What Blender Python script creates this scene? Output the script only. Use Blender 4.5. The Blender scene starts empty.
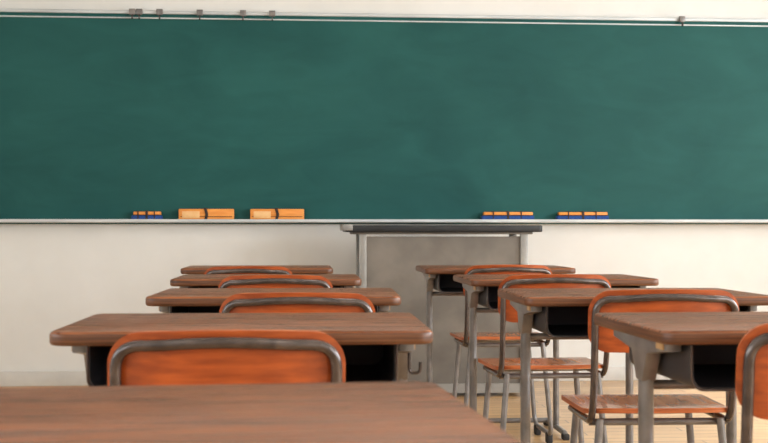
import bpy, bmesh, math, random
from mathutils import Vector, Matrix
random.seed(4)
S = bpy.context.scene
COL = S.collection

# ------------------------------------------------------------------ materials
def srgb(r, g, b):
    f = lambda c: (c/255/12.92) if c/255 <= 0.04045 else ((c/255+0.055)/1.055)**2.4
    return (f(r), f(g), f(b), 1)

def mat_base(name, rough=0.5, metal=0.0, coat=0.0, spec=0.5):
    m = bpy.data.materials.new(name); m.use_nodes = True
    nt = m.node_tree; b = nt.nodes['Principled BSDF']
    b.inputs['Roughness'].default_value = rough
    b.inputs['Metallic'].default_value = metal
    b.inputs['Coat Weight'].default_value = coat
    b.inputs['Specular IOR Level'].default_value = spec
    return m, nt, b

def mat_noise(name, c1, c2, scale=(4, 4, 4), nscale=3.0, detail=5, rough=0.5, metal=0.0,
              bump=0.0, coat=0.0, lo=0.35, hi=0.65, spec=0.5, rvar=0.0, distort=0.0, blotch=0.0):
    m, nt, b = mat_base(name, rough, metal, coat, spec)
    tc = nt.nodes.new('ShaderNodeTexCoord'); mp = nt.nodes.new('ShaderNodeMapping')
    mp.inputs['Scale'].default_value = scale
    oi = nt.nodes.new('ShaderNodeObjectInfo')
    ad = nt.nodes.new('ShaderNodeVectorMath'); ad.operation = 'ADD'
    sc = nt.nodes.new('ShaderNodeVectorMath'); sc.operation = 'SCALE'
    nt.links.new(oi.outputs['Location'], sc.inputs[0])
    sc.inputs['Scale'].default_value = 3.7
    nt.links.new(tc.outputs['Object'], ad.inputs[0]); nt.links.new(sc.outputs[0], ad.inputs[1])
    nt.links.new(ad.outputs[0], mp.inputs['Vector'])
    n = nt.nodes.new('ShaderNodeTexNoise'); n.inputs['Scale'].default_value = nscale
    n.inputs['Detail'].default_value = detail; n.inputs['Distortion'].default_value = distort
    nt.links.new(mp.outputs[0], n.inputs['Vector'])
    r = nt.nodes.new('ShaderNodeValToRGB')
    r.color_ramp.elements[0].position = lo; r.color_ramp.elements[0].color = c1
    r.color_ramp.elements[1].position = hi; r.color_ramp.elements[1].color = c2
    nt.links.new(n.outputs['Fac'], r.inputs['Fac'])
    out = r.outputs['Color']
    if blotch:
        n2 = nt.nodes.new('ShaderNodeTexNoise'); n2.inputs['Scale'].default_value = 7; n2.inputs['Detail'].default_value = 6
        nt.links.new(ad.outputs[0], n2.inputs['Vector'])
        r2 = nt.nodes.new('ShaderNodeValToRGB')
        r2.color_ramp.elements[0].position = 0.35; r2.color_ramp.elements[0].color = (1-blotch, 1-blotch, 1-blotch, 1)
        r2.color_ramp.elements[1].position = 0.6; r2.color_ramp.elements[1].color = (1, 1, 1, 1)
        nt.links.new(n2.outputs['Fac'], r2.inputs['Fac'])
        mu = nt.nodes.new('ShaderNodeMix'); mu.data_type = 'RGBA'; mu.blend_type = 'MULTIPLY'; mu.inputs[0].default_value = 1
        nt.links.new(out, mu.inputs[6]); nt.links.new(r2.outputs[0], mu.inputs[7]); out = mu.outputs[2]
    nt.links.new(out, b.inputs['Base Color'])
    if bump:
        bp = nt.nodes.new('ShaderNodeBump'); bp.inputs['Strength'].default_value = bump
        bp.inputs['Distance'].default_value = 0.002
        nt.links.new(n.outputs['Fac'], bp.inputs['Height']); nt.links.new(bp.outputs[0], b.inputs['Normal'])
    if rvar:
        mr = nt.nodes.new('ShaderNodeMapRange')
        mr.inputs['To Min'].default_value = rough-rvar; mr.inputs['To Max'].default_value = rough+rvar
        nt.links.new(n.outputs['Fac'], mr.inputs['Value']); nt.links.new(mr.outputs[0], b.inputs['Roughness'])
    return m

M = {}
M['top'] = mat_noise('desktop_laminate', srgb(88, 44, 18), srgb(158, 92, 46), (2.2, 50, 40), 2.0, 12, 0.28, bump=0.05, rvar=0.08, distort=0.6, blotch=0.16, lo=0.32, hi=0.68, spec=0.42)
M['edge'] = mat_noise('desktop_edge_band', srgb(68, 38, 20), srgb(116, 72, 42), (2, 2, 120), 3.0, 3, 0.4)
M['orange'] = mat_noise('chair_plywood_orange', srgb(146, 62, 20), srgb(186, 88, 34), (4, 34, 34), 2.0, 9, 0.33, bump=0.03, coat=0.1, blotch=0.14)
M['ply'] = mat_noise('chair_plywood_edge', srgb(140, 66, 28), srgb(196, 108, 52), (2, 2, 200), 3.0, 2, 0.45)
M['seat'] = mat_noise('chair_seat_wood', srgb(160, 90, 48), srgb(198, 124, 74), (24, 3, 20), 2.0, 7, 0.26, coat=0.2, lo=0.25, hi=0.7)
M['steel'] = mat_noise('painted_steel_grey', srgb(110, 107, 105), srgb(132, 128, 125), (6, 6, 6), 4, 4, 0.3, metal=0.35)
M['tube'] = mat_noise('chair_tube_bronze_grey', srgb(74, 67, 65), srgb(98, 89, 85), (8, 8, 8), 4, 4, 0.2, metal=0.6)
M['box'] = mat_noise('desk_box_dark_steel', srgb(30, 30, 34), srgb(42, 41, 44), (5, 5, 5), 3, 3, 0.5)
M['rubber'] = mat_noise('black_rubber', srgb(30, 29, 28), srgb(42, 40, 39), (9, 9, 9), 3, 3, 0.7)
M['alu'] = mat_noise('aluminium_trim', srgb(186, 192, 194), srgb(206, 211, 212), (1, 8, 8), 4, 3, 0.4, metal=0.1)
M['wall'] = mat_noise('wall_cream_plaster', srgb(225, 224, 219), srgb(231, 230, 226), (1, 1, 1), 1.6, 6, 0.85, blotch=0.02)
M['white'] = mat_noise('ceiling_white_board', srgb(225, 225, 224), srgb(235, 235, 234), (1, 1, 1), 3, 4, 0.9)
M['base'] = mat_noise('baseboard_paint', srgb(200, 198, 192), srgb(214, 211, 205), (2, 2, 2), 3, 3, 0.5)
M['lectern'] = mat_noise('lectern_steel_panel', srgb(102, 97, 90), srgb(128, 121, 112), (1.5, 1.5, 1.5), 3, 9, 0.5, metal=0.2, lo=0.3, hi=0.7, blotch=0.18)
M['lectern_light'] = mat_noise('lectern_frame_light', srgb(134, 132, 128), srgb(150, 148, 143), (3, 3, 3), 3, 3, 0.4, metal=0.3)
M['lectop'] = mat_noise('lectern_dark_top', srgb(20, 23, 27), srgb(29, 33, 37), (3, 3, 3), 3, 3, 0.45)
M['er_orange'] = mat_noise('eraser_wood_orange', srgb(222, 136, 52), srgb(236, 156, 70), (3, 20, 20), 3, 4, 0.5)
M['er_cream'] = mat_noise('eraser_label_cream', srgb(232, 180, 118), srgb(238, 192, 134), (9, 9, 9), 3, 2, 0.5)
M['er_blue'] = mat_noise('eraser_felt_blue', srgb(26, 60, 122), srgb(40, 82, 152), (30, 30, 30), 5, 3, 0.9)
M['er_dark'] = mat_noise('eraser_strap_dark', srgb(40, 28, 24), srgb(56, 38, 30), (9, 9, 9), 3, 2, 0.7)
M['paper'] = mat_noise('paper_label', srgb(190, 150, 100), srgb(205, 165, 115), (9, 9, 9), 3, 2, 0.6)

# chalkboard: green-teal with faint chalk smears
m, nt, b = mat_base('chalkboard_green', 0.6, spec=0.25)
tc = nt.nodes.new('ShaderNodeTexCoord')
def layer(scale, rot, ns, det, rough, dist):
    mp = nt.nodes.new('ShaderNodeMapping'); mp.inputs['Scale'].default_value = scale; mp.inputs['Rotation'].default_value = (0, rot, 0)
    nt.links.new(tc.outputs['Object'], mp.inputs[0])
    n = nt.nodes.new('ShaderNodeTexNoise'); n.inputs['Scale'].default_value = ns; n.inputs['Detail'].default_value = det
    n.inputs['Roughness'].default_value = rough; n.inputs['Distortion'].default_value = dist
    nt.links.new(mp.outputs[0], n.inputs[0]); return n
n1 = layer((0.9, 1, 1.5), 0.7, 1.1, 8, 0.5, 1.0)
n2 = layer((1, 1, 3), -0.6, 2.2, 8, 0.5, 1.4)
mx = nt.nodes.new('ShaderNodeMix'); mx.data_type = 'FLOAT'; mx.inputs[0].default_value = 0.35
nt.links.new(n1.outputs['Fac'], mx.inputs[2]); nt.links.new(n2.outputs['Fac'], mx.inputs[3])
r = nt.nodes.new('ShaderNodeValToRGB')
r.color_ramp.elements[0].position = 0.30; r.color_ramp.elements[0].color = srgb(14, 71, 70)
r.color_ramp.elements[1].position = 0.74; r.color_ramp.elements[1].color = srgb(35, 94, 90)
nt.links.new(mx.outputs[0], r.inputs[0]); nt.links.new(r.outputs[0], b.inputs['Base Color'])
M['board'] = m

# wood plank floor
m, nt, b = mat_base('wood_plank_floor', 0.28)
tc = nt.nodes.new('ShaderNodeTexCoord')
br = nt.nodes.new('ShaderNodeTexBrick')
br.inputs['Scale'].default_value = 1.0; br.inputs['Brick Width'].default_value = 0.9; br.inputs['Row Height'].default_value = 0.09
br.inputs['Mortar Size'].default_value = 0.003; br.inputs['Mortar Smooth'].default_value = 0.3
br.inputs['Color1'].default_value = srgb(226, 188, 138); br.inputs['Color2'].default_value = srgb(204, 162, 112)
br.inputs['Mortar'].default_value = srgb(120, 88, 60)
nt.links.new(tc.outputs['Object'], br.inputs[0])
mp = nt.nodes.new('ShaderNodeMapping'); mp.inputs['Scale'].default_value = (2, 30, 1)
nn = nt.nodes.new('ShaderNodeTexNoise'); nn.inputs['Scale'].default_value = 2; nn.inputs['Detail'].default_value = 6
nt.links.new(tc.outputs['Object'], mp.inputs[0]); nt.links.new(mp.outputs[0], nn.inputs[0])
rp = nt.nodes.new('ShaderNodeValToRGB')
rp.color_ramp.elements[0].color = (0.76, 0.72, 0.67, 1); rp.color_ramp.elements[0].position = 0.3
rp.color_ramp.elements[1].color = (1, 1, 1, 1); rp.color_ramp.elements[1].position = 0.65
nt.links.new(nn.outputs['Fac'], rp.inputs[0])
mu = nt.nodes.new('ShaderNodeMix'); mu.data_type = 'RGBA'; mu.blend_type = 'MULTIPLY'; mu.inputs[0].default_value = 1
nt.links.new(br.outputs['Color'], mu.inputs[6]); nt.links.new(rp.outputs[0], mu.inputs[7])
nt.links.new(mu.outputs[2], b.inputs['Base Color'])
M['floor'] = m

m, nt, b = mat_base('lamp_diffuser', 0.5)
b.inputs['Base Color'].default_value = (0.9, 0.9, 0.88, 1)
b.inputs['Emission Color'].default_value = (1, 0.97, 0.92, 1); b.inputs['Emission Strength'].default_value = 1.0
M['lamp'] = m

# ------------------------------------------------------------------ helpers
def finish(bm, name, mats, parent=None, loc=(0, 0, 0), rot=0, angle=35):
    me = bpy.data.meshes.new(name)
    bmesh.ops.recalc_face_normals(bm, faces=bm.faces)
    bm.to_mesh(me); bm.free()
    for mt in (mats if isinstance(mats, (list, tuple)) else [mats]):
        me.materials.append(mt)
    for p in me.polygons: p.use_smooth = True
    me.set_sharp_from_angle(angle=math.radians(angle))
    o = bpy.data.objects.new(name, me); COL.objects.link(o)
    if parent: o.parent = parent
    o.location = loc; o.rotation_euler = (0, 0, rot)
    return o

def add_box(bm, x0, x1, y0, y1, z0, z1, bev=0.0, mi=0):
    t = bmesh.new()
    bmesh.ops.create_cube(t, size=1)
    for v in t.verts:
        v.co = Vector(((x0+x1)/2+v.co.x*(x1-x0), (y0+y1)/2+v.co.y*(y1-y0), (z0+z1)/2+v.co.z*(z1-z0)))
    if bev: bmesh.ops.bevel(t, geom=t.edges[:], offset=bev, segments=2, profile=0.5, affect='EDGES')
    for f in t.faces: f.material_index = mi
    merge(bm, t)

def merge(bm, t):
    me = bpy.data.meshes.new('tmp'); t.to_mesh(me); t.free(); bm.from_mesh(me); bpy.data.meshes.remove(me)

def box_obj(name, dims, mat, parent=None, bev=0.0, **k):
    bm = bmesh.new(); add_box(bm, *dims, bev=bev); return finish(bm, name, mat, parent, **k)

def fillet(pts, r, n=6):
    P = [Vector(p) for p in pts]; out = [P[0]]
    for i in range(1, len(P)-1):
        a, b_, c = P[i-1], P[i], P[i+1]
        d1 = (a-b_); d2 = (c-b_)
        rr = r[i] if isinstance(r, (list, tuple)) else r
        ang = d1.angle(d2)
        if ang > math.pi-0.05 or rr == 0: out.append(b_); continue
        L = min(rr/math.tan(ang/2), d1.length*0.49, d2.length*0.49)
        p1 = b_+d1.normalized()*L; p2 = b_+d2.normalized()*L
        for k in range(n+1):
            t = k/n
            out.append(p1*(1-t)**2 + b_*2*t*(1-t) + p2*t*t)
    out.append(P[-1]); return out

def sweep(bm, path, ra, rb=None, segs=14, mi=0, up=None):
    rb = rb or ra
    P = [Vector(p) for p in path]
    n = len(P); rings = []
    T = []
    for i in range(n):
        if i == 0: t = P[1]-P[0]
        elif i == n-1: t = P[-1]-P[-2]
        else: t = (P[i+1]-P[i]).normalized()+(P[i]-P[i-1]).normalized()
        T.append(t.normalized())
    N = Vector(up) if up else (Vector((0, 0, 1)) if abs(T[0].z) < 0.9 else Vector((0, 1, 0)))
    N = (N-T[0]*N.dot(T[0])).normalized()
    for i in range(n):
        N = (N-T[i]*N.dot(T[i])).normalized()
        B = T[i].cross(N)
        rings.append([bm.verts.new(P[i]+B*math.cos(2*math.pi*k/segs)*ra+N*math.sin(2*math.pi*k/segs)*rb) for k in range(segs)])
    for i in range(n-1):
        for k in range(segs):
            f = bm.faces.new((rings[i][k], rings[i][(k+1) % segs], rings[i+1][(k+1) % segs], rings[i+1][k])); f.material_index = mi
    for rg in (rings[0], rings[-1]):
        f = bm.faces.new(rg); f.material_index = mi

def tube_obj(name, path, r, mat, parent, rb=None, up=None):
    bm = bmesh.new(); sweep(bm, path, r, rb, up=up); return finish(bm, name, mat, parent, angle=50)

def prism(bm, poly, axis, a0, a1, bev=0.0, mi=0, segs=2):
    t = bmesh.new()
    def mk(p, a):
        return {'z': (p[0], p[1], a), 'x': (a, p[0], p[1]), 'y': (p[0], a, p[1])}[axis]
    lo = [t.verts.new(mk(p, a0)) for p in poly]; hi = [t.verts.new(mk(p, a1)) for p in poly]
    n = len(poly)
    cap = [t.faces.new(lo), t.faces.new(hi)]
    for i in range(n): t.faces.new((lo[i], lo[(i+1) % n], hi[(i+1) % n], hi[i]))
    bmesh.ops.recalc_face_normals(t, faces=t.faces)
    if bev:
        es = [e for e in cap[0].edges]+[e for e in cap[1].edges]
        bmesh.ops.bevel(t, geom=es, offset=bev, segments=segs, profile=0.5, affect='EDGES')
    for f in t.faces: f.material_index = mi
    merge(bm, t)

def rrect(x0, x1, y0, y1, r, n=6):
    out = []
    for cx, cy, a in ((x1-r, y0+r, -90), (x1-r, y1-r, 0), (x0+r, y1-r, 90), (x0+r, y0+r, 180)):
        for k in range(n+1):
            t = math.radians(a+90*k/n); out.append((cx+r*math.cos(t), cy+r*math.sin(t)))
    return out

def panel(bm, W, H, r, thick, pos, nu=24):
    vs = []
    m = 9
    for k in range(m+1): vs.append(-H/2 + r*(1-math.cos(math.pi/2*k/m)))
    nm = 6
    for k in range(1, nm): vs.append(-H/2+r+(H-2*r)*k/nm)
    vs += [-v for v in reversed(vs[:m+1])]
    A, B = [], []
    for v in vs:
        d = max(0, abs(v)-(H/2-r))
        hw = W/2-(r-math.sqrt(max(0, r*r-d*d)))
        ra, rb = [], []
        for i in range(nu+1):
            u = -hw+2*hw*i/nu
            p, nrm = pos(u, v)
            p = Vector(p); nrm = Vector(nrm).normalized()
            ra.append(bm.verts.new(p+nrm*thick/2)); rb.append(bm.verts.new(p-nrm*thick/2))
        A.append(ra); B.append(rb)
    R_ = len(vs)
    for j in range(R_-1):
        for i in range(nu):
            bm.faces.new((A[j][i], A[j][i+1], A[j+1][i+1], A[j+1][i]))
            bm.faces.new((B[j][i], B[j+1][i], B[j+1][i+1], B[j][i+1]))
        for i in (0, nu):
            f = bm.faces.new((A[j][i], A[j+1][i], B[j+1][i], B[j][i])); f.material_index = 1
    for j in (0, R_-1):
        for i in range(nu):
            f = bm.faces.new((A[j][i], B[j][i], B[j][i+1], A[j][i+1])); f.material_index = 1

def empty(name, loc, rot=0):
    e = bpy.data.objects.new(name, None); COL.objects.link(e)
    e.location = loc; e.rotation_euler = (0, 0, rot); e.empty_display_size = 0.1
    return e

# ------------------------------------------------------------------ school desk
DW, DD, DH, TH = 0.645, 0.49, 0.727, 0.024
def school_desk(X, Y, rot=0.0, dh=0.0):
    e = empty('school_desk', (X, Y, 0), rot)
    H = DH+dh
    bm = bmesh.new()
    prism(bm, rrect(-DW/2, DW/2, -0.02, DD-0.02, 0.03), 'z', H-TH, H, bev=0.007, segs=4)
    bm.normal_update()
    for f in bm.faces:
        if f.normal.z < 0.45: f.material_index = 1
    finish(bm, 'tabletop', [M['top'], M['edge']], e, angle=50)
    zt = H-TH
    hw, h, r, t = 0.262, 0.080, 0.022, 0.004
    outer = [(-hw, zt)] + [(-hw+r-r*math.cos(a), zt-h+r-r*math.sin(a)) for a in [math.pi/2*k/5 for k in range(6)]]
    outer += [(hw-r+r*math.sin(a), zt-h+r-r*math.cos(a)) for a in [math.pi/2*k/5 for k in range(6)]] + [(hw, zt)]
    inner = []
    for (x, z) in outer:
        inner.append((x*(hw-t)/hw, z if z == zt else z+t))
    poly = outer+list(reversed(inner))
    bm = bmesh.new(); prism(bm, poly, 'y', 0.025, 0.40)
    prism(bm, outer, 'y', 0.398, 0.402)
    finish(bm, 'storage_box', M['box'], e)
    bm = bmesh.new()
    sweep(bm, [Vector((x, 0.024, z)) for x, z in outer], 0.0022, segs=8)
    finish(bm, 'box_rim', M['tube'], e)
    yc = 0.225
    for s, nm in ((-1, 'left'), (1, 'right')):
        x = s*0.281
        bm = bmesh.new()
        prism(bm, [(0.06, zt), (0.06, zt-0.018), (yc-0.05, zt-0.032), (yc-0.018, zt-0.085), (yc+0.018, zt-0.085),
                   (yc+0.05, zt-0.032), (0.40, zt-0.018), (0.40, zt)], 'x', x-0.014, x+0.014, bev=0.003)
        finish(bm, 'side_bracket_'+nm, M['steel'], e)
        tube_obj('post_'+nm, [(x, yc, zt-0.03), (x, yc, 0.03)], 0.0135, M['steel'], e, rb=0.020, up=(0, 1, 0))
        bm = bmesh.new()
        sweep(bm, fillet([(x, 0.02, 0.012), (x, 0.05, 0.026), (x, 0.40, 0.026), (x, 0.43, 0.012)], 0.03), 0.014, 0.012)
        finish(bm, 'foot_'+nm, M['steel'], e)
        bm = bmesh.new()
        add_box(bm, x-0.015, x+0.015, 0.0, 0.045, 0.0, 0.026, bev=0.005)
        add_box(bm, x-0.015, x+0.015, 0.41, 0.455, 0.0, 0.026, bev=0.005)
        finish(bm, 'foot_cap_'+nm, M['rubber'], e)
        bm = bmesh.new(); add_box(bm, min(s*0.2945, s*0.2975), max(s*0.2945, s*0.2975), 0.07, 0.11, zt-0.016, zt-0.002)
        finish(bm, 'name_label_'+nm, M['paper'], e)
    hx = 0.292
    tube_obj('bag_hook', fillet([(hx, 0.14, zt-0.005), (hx, 0.14, zt-0.065), (hx+0.02, 0.14, zt-0.065), (hx+0.02, 0.14, zt-0.045)], 0.012), 0.003, M['tube'], e)
    tube_obj('cross_bar', [(-0.281, 0.39, 0.03), (0.281, 0.39, 0.03)], 0.011, M['steel'], e)
    tube_obj('upper_cross_bar', [(-0.281, yc+0.01, zt-0.095), (0.281, yc+0.01, zt-0.095)], 0.009, M['steel'], e)
    return e

# ------------------------------------------------------------------ school chair
def school_chair(X, Y, rot=0.0, dz=0.0):
    e = empty('school_chair', (X, Y, 0), rot)
    K = 0.9
    lean = 0.10
    def yb(x, z): return K*x*x-(z-0.60)*lean
    side = 0.174
    zt = 0.720+dz
    ZS = 0.440
    pts = [(side, 0.33, ZS-0.023), (side, 0.06, ZS-0.023), (side, yb(side, 0.53), 0.51)]
    left = fillet(pts+[(side, yb(side, zt), zt), (side-0.08, yb(side-0.08, zt), zt+0.003)], [0, 0.07, 0.1, 0.055, 0], 8)
    mid = [(x, yb(x, zt), zt+0.003+0.004*(1-(x/0.094)**2)) for x in [0.08-0.16*k/8 for k in range(9)]]
    right = [Vector((-p[0], p[1], p[2])) for p in reversed(left)]
    path = left+[Vector(p) for p in mid]+right
    bm = bmesh.new(); sweep(bm, path, 0.0092, segs=16, up=(0, 0, 1)); finish(bm, 'back_tube_arch', M['tube'], e, angle=60)
    H = 0.150; zc = zt-0.055
    def posb(u, v):
        z = zc+v+0.006*(1-(u/0.19)**2)*(1 if v > 0 else 0)
        y = yb(u, z)+0.0158
        n = Vector((-2*K*u, 1, lean))
        return (u, y, z), n
    bm = bmesh.new(); panel(bm, 0.374, H, 0.05, 0.011, posb); finish(bm, 'backrest', [M['orange'], M['ply']], e, angle=40)
    def poss(u, v):
        rear = max(0, -v-0.10)
        fr = max(0, v-0.12)
        z = ZS-0.010*math.exp(-((u/0.11)**2+((v+0.03)/0.11)**2))-1.2*fr*fr+1.0*rear*rear
        return (u*(1+0.12*v), 0.235+v, z), (0, 0, 1)
    bm = bmesh.new(); panel(bm, 0.38, 0.38, 0.06, 0.012, poss); finish(bm, 'seat', [M['seat'], M['ply']], e, angle=40)
    for s, nm in ((-1, 'left'), (1, 'right')):
        x = s*0.152; xo = s*0.185
        p = fillet([(x, 0.07, ZS-0.016), (xo, 0.045, 0.04), (xo, 0.37, 0.04), (x, 0.36, ZS-0.016)], [0, 0.05, 0.05, 0], 7)
        tube_obj('leg_frame_'+nm, p, 0.0100, M['steel'], e)
        bm = bmesh.new()
        add_box(bm, xo-0.013, xo+0.013, 0.075, 0.115, 0.0, 0.045, bev=0.006)
        add_box(bm, xo-0.013, xo+0.013, 0.30, 0.34, 0.0, 0.045, bev=0.006)
        finish(bm, 'foot_glide_'+nm, M['rubber'], e)
    tube_obj('rail_front', [(-0.175, 0.31, ZS-0.026), (0.175, 0.31, ZS-0.026)], 0.009, M['steel'], e)
    tube_obj('rail_rear', [(-0.175, 0.09, ZS-0.026), (0.175, 0.09, ZS-0.026)], 0.009, M['steel'], e)
    return e

R = math.radians
school_desk(-0.120, 0.975, R(3.0), -0.002)
school_desk(-0.058, 2.20, R(-1.5), -0.001)
school_desk(-0.009, 3.29, R(-2.5), 0.001)
school_desk(-0.037, 4.40, R(-1.5), 0.003)
school_desk(-0.085, 5.53, R(-1.0), 0.006)
school_desk(0.960, 2.125, R(0.5), 0.001)
school_desk(0.940, 3.21, R(-1.0), 0.001)
school_desk(0.970, 4.32, R(0.0), 0.003)
school_desk(0.945, 5.45, R(-1.0), 0.006)

school_chair(-0.080, 2.05, R(-1), -0.008)
school_chair(0.048, 3.11, R(-2), 0.0)
school_chair(-0.006, 4.21, R(-2), 0.004)
school_chair(-0.12, 5.38, R(-2), 0.0)
school_chair(0.955, 5.29, R(1), 0.006)
school_chair(0.903, 4.14, R(1.5), 0.006)
school_chair(0.951, 3.11, R(-2), 0.004)
school_chair(0.912, 1.97, R(1), 0.006)

# ------------------------------------------------------------------ room
XL, XR, YB, YF, ZC = -3.5, 4.9, -2.4, 7.6, 3.0
box_obj('floor', (XL-0.2, XR+0.2, YB-0.2, YF+0.2, -0.1, 0), M['floor'])
box_obj('ceiling', (XL-0.2, XR+0.2, YB-0.2, YF+0.2, ZC, ZC+0.1), M['white'])
box_obj('wall_front', (XL-0.2, XR+0.2, YF, YF+0.2, 0, ZC), M['wall'])
box_obj('wall_back', (XL-0.2, XR+0.2, YB-0.2, YB, 0, ZC), M['wall'])

def wall_with_windows(name, x0, x1, wins, z0, z1):
    bm = bmesh.new()
    add_box(bm, x0, x1, YB, YF, 0, z0); add_box(bm, x0, x1, YB, YF, z1, ZC)
    y = YB
    for a, b_ in wins:
        add_box(bm, x0, x1, y, a, z0, z1); y = b_
    add_box(bm, x0, x1, y, YF, z0, z1)
    return finish(bm, name, M['wall'])
winL = [(-1.8, 0.4), (0.9, 3.1)]
winR = [(-1.8, 0.4), (0.9, 3.1), (3.6, 5.6)]
wall_with_windows('wall_left', XL-0.2, XL, winL, 1.1, 2.5)
wall_with_windows('wall_right', XR, XR+0.2, winR, 0.9, 2.6)
wi = 1
for wins, z0, z1, xc in ((winL, 1.1, 2.5, XL-0.1), (winR, 0.9, 2.6, XR+0.1)):
    for a, b_ in wins:
        bm = bmesh.new(); f = 0.04
        add_box(bm, xc-0.03, xc+0.03, a, b_, z0, z0+f); add_box(bm, xc-0.03, xc+0.03, a, b_, z1-f, z1)
        for yy in (a, (a+b_)/2-f/2, b_-f): add_box(bm, xc-0.03, xc+0.03, yy, yy+f, z0, z1)
        finish(bm, 'window_%d' % wi, M['alu']); wi += 1
bm = bmesh.new()
dx = XL+0.003
add_box(bm, dx, dx+0.04, 5.2, 6.1, 0.002, 2.0, mi=0); add_box(bm, dx+0.04, dx+0.045, 5.35, 5.95, 1.1, 1.8, mi=1)
add_box(bm, dx+0.04, dx+0.06, 5.27, 5.30, 0.85, 1.05, mi=1)
finish(bm, 'door_1', [M['base'], M['alu']])
box_obj('baseboard_front', (XL, XR, YF-0.015, YF, 0, 0.085), M['base'], bev=0.003)
box_obj('baseboard_right', (XR-0.015, XR, YB, YF-0.016, 0, 0.085), M['base'], bev=0.003)
box_obj('baseboard_back', (XL, XR-0.016, YB, YB+0.015, 0, 0.085), M['base'], bev=0.003)

# ------------------------------------------------------------------ chalkboard
cb = empty('chalkboard', (0.8, YF, 0))
bx0, bx1 = -3.3, 3.1
box_obj('writing_surface', (bx0, bx1, -0.035, 0, 0.93, 2.112), M['board'], cb)
box_obj('top_frame', (bx0-0.03, bx1+0.03, -0.045, 0, 2.112, 2.120), M['alu'], cb, bev=0.002)
box_obj('hanging_rail', (bx0-0.03, bx1+0.03, -0.055, 0, 2.138, 2.158), M['alu'], cb, bev=0.003)
box_obj('rail_groove', (bx0-0.03, bx1+0.03, -0.04, 0, 2.120, 2.138), M['board'], cb)
box_obj('frame_left', (bx0-0.03, bx0, -0.05, 0, 0.93, 2.12), M['alu'], cb)
box_obj('frame_right', (bx1, bx1+0.03, -0.05, 0, 0.93, 2.12), M['alu'], cb)
bm = bmesh.new()
prism(bm, [(0, 0.935), (-0.10, 0.938), (-0.115, 0.942), (-0.115, 0.957), (-0.110, 0.957), (-0.107, 0.950), (-0.035, 0.950), (-0.035, 0.955), (0, 0.955)], 'x', bx0-0.03, bx1+0.03)
finish(bm, 'chalk_tray', M['alu'], cb, angle=20)

for X in (-0.829, -0.789, -0.674, -0.445, -0.197, -0.029, 2.395):
    bm = bmesh.new()
    add_box(bm, -0.018, 0.018, -0.018, 0, 0.012, 0.046, bev=0.003, mi=0)
    sweep(bm, fillet([(0, -0.009, 0.02), (0, -0.009, -0.012), (0, -0.028, -0.012), (0, -0.028, 0.004)], 0.007), 0.004, segs=8, mi=1)
    finish(bm, 'rail_hook', [M['steel'], M['tube']], loc=(X, YF-0.0555, 2.118))

def eraser_orange(X, w):
    bm = bmesh.new()
    add_box(bm, -w/2, w/2, -0.025, 0.025, 0, 0.066, bev=0.005, mi=0)
    add_box(bm, -w/2+0.02, -w*0.12, -0.0262, 0.0262, 0.012, 0.052, bev=0.001, mi=1)
    add_box(bm, -w/2+0.01, w/2-0.01, -0.0258, 0.0258, 0.020, 0.023, mi=2)
    sweep(bm, fillet([(-0.004, -0.029, 0.002), (0.004, -0.031, 0.034), (-0.006, -0.029, 0.068)], 0.03), 0.008, 0.004, segs=8, mi=2)
    sweep(bm, [(-0.006, -0.03, 0.068), (0, 0.03, 0.068)], 0.008, 0.004, segs=8, mi=2)
    finish(bm, 'chalkboard_eraser', [M['er_orange'], M['er_cream'], M['er_dark']], loc=(X, YF-0.071, 0.9505))
def eraser_blue(X, w):
    bm = bmesh.new()
    add_box(bm, -w/2, w/2, -0.025, 0.025, 0, 0.028, bev=0.005, mi=0)
    add_box(bm, -w/2+0.012, w/2-0.008, -0.022, 0.022, 0.028, 0.050, bev=0.004, mi=1)
    add_box(bm, -w/2+0.012, w/2-0.008, -0.0225, 0.0225, 0.028, 0.033, bev=0.001, mi=2)
    for q, hw_ in ((-0.28, 0.003), (0.0, 0.007), (0.25, 0.003)):
        add_box(bm, w*q-hw_, w*q+hw_, -0.0275, 0.0275, 0.0, 0.055, bev=0.001, mi=2)
    finish(bm, 'chalkboard_eraser', [M['er_blue'], M['er_orange'], M['er_dark']], loc=(X, YF-0.071, 0.9505))
eraser_blue(-0.743, 0.175)
eraser_orange(-0.405, 0.315); eraser_orange(0.0, 0.31)
eraser_blue(1.345, 0.31); eraser_blue(1.79, 0.31)

# ------------------------------------------------------------------ lectern
le = empty('lectern', (0.890, 6.88, 0), R(-1))
bm = bmesh.new()
add_box(bm, -0.44, 0.44, 0.05, 0.055, 0.04, 0.86)
add_box(bm, -0.44, -0.435, 0.05, 0.42, 0.04, 0.86); add_box(bm, 0.435, 0.44, 0.05, 0.42, 0.04, 0.86)
add_box(bm, -0.44, 0.44, 0.05, 0.42, 0.04, 0.05); add_box(bm, -0.44, 0.44, 0.06, 0.42, 0.45, 0.46)
finish(bm, 'cabinet', M['lectern'], le)
bm = bmesh.new()
for x in (-0.455, 0.415): add_box(bm, x, x+0.04, 0.035, 0.06, 0.0, 0.875, bev=0.003)
for x in (-0.455, 0.415): add_box(bm, x, x+0.04, 0.40, 0.43, 0.0, 0.875, bev=0.003)
finish(bm, 'corner_posts', M['lectern_light'], le)
box_obj('under_top_rail', (-0.49, 0.48, 0.03, 0.44, 0.872, 0.884), M['lectern'], le, bev=0.003)
box_obj('base_rail', (-0.44, 0.44, 0.04, 0.06, 0.02, 0.07), M['lectern_light'], le)
bm = bmesh.new(); prism(bm, rrect(-0.53, 0.53, 0.0, 0.47, 0.02), 'z', 0.884, 0.920, bev=0.006)
finish(bm, 'lectern_top', M['lectop'], le)
box_obj('top_end_cap', (-0.545, -0.49, -0.004, 0.474, 0.892, 0.926), M['lectern_light'], le, bev=0.004)

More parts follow.
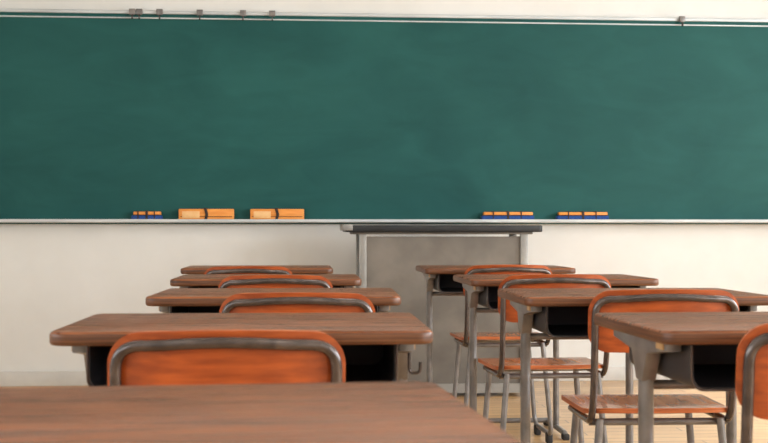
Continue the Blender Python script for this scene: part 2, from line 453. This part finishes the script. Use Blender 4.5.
# ------------------------------------------------------------------ lights
def area(name, loc, rot, sx, sy, power, col):
    l = bpy.data.lights.new(name, 'AREA'); l.shape = 'RECTANGLE'; l.size = sx; l.size_y = sy
    l.energy = power; l.color = col
    o = bpy.data.objects.new(name, l); COL.objects.link(o); o.location = loc; o.rotation_euler = rot
    return o
for a, b_ in winL:
    area('window_daylight', (XL-0.25, (a+b_)/2, 1.8), (0, R(-90), 0), 1.3, b_-a, 56, (0.94, 0.975, 1.0))
for a, b_ in winR:
    area('window_daylight', (XR+0.25, (a+b_)/2, 1.75), (0, R(90), 0), 1.6, b_-a, 158, (0.95, 0.98, 1.0))
# hazy sun through the right-hand windows
sl = bpy.data.lights.new('sun', 'SUN'); sl.energy = 4.0; sl.angle = R(5); sl.color = (1.0, 0.93, 0.83)
so = bpy.data.objects.new('sun', sl); COL.objects.link(so); so.location = (9, 0, 6)
d = Vector((-0.85*math.cos(R(36)), 0.50*math.cos(R(36)), -math.sin(R(36))))
so.rotation_euler = d.to_track_quat('-Z', 'Y').to_euler()
for x in (-1.2, 0.7, 2.6):
    for y in (0.5, 4.3):
        bm = bmesh.new()
        add_box(bm, -0.15, 0.15, -0.62, 0.62, -0.03, 0, mi=0)
        add_box(bm, -0.10, 0.10, -0.60, 0.60, -0.05, -0.03, bev=0.008, mi=1)
        finish(bm, 'ceiling_lamp', [M['white'], M['lamp']], loc=(x, y, ZC))
        area('ceiling_lamp_light', (x, y, ZC-0.06), (0, 0, 0), 0.2, 1.2, 5, (1.0, 0.98, 0.95))

w = bpy.data.worlds.new('sky'); S.world = w; w.use_nodes = True
nt = w.node_tree; bg = nt.nodes['Background']
sky = nt.nodes.new('ShaderNodeTexSky'); sky.sky_type = 'NISHITA'; sky.sun_disc = False; sky.sun_elevation = R(40)
nt.links.new(sky.outputs[0], bg.inputs['Color']); bg.inputs['Strength'].default_value = 0.15

# ------------------------------------------------------------------ camera
cd = bpy.data.cameras.new('camera'); cam = bpy.data.objects.new('camera', cd); COL.objects.link(cam)
cd.sensor_width = 36; cd.lens = 60.9; cd.clip_start = 0.05
cam.location = (0, 0, 0.895); cam.rotation_euler = (R(90.375), 0, R(-4.7))
cd.dof.use_dof = True; cd.dof.focus_distance = 5.2; cd.dof.aperture_fstop = 11
S.camera = cam
S.view_settings.view_transform = 'Standard'
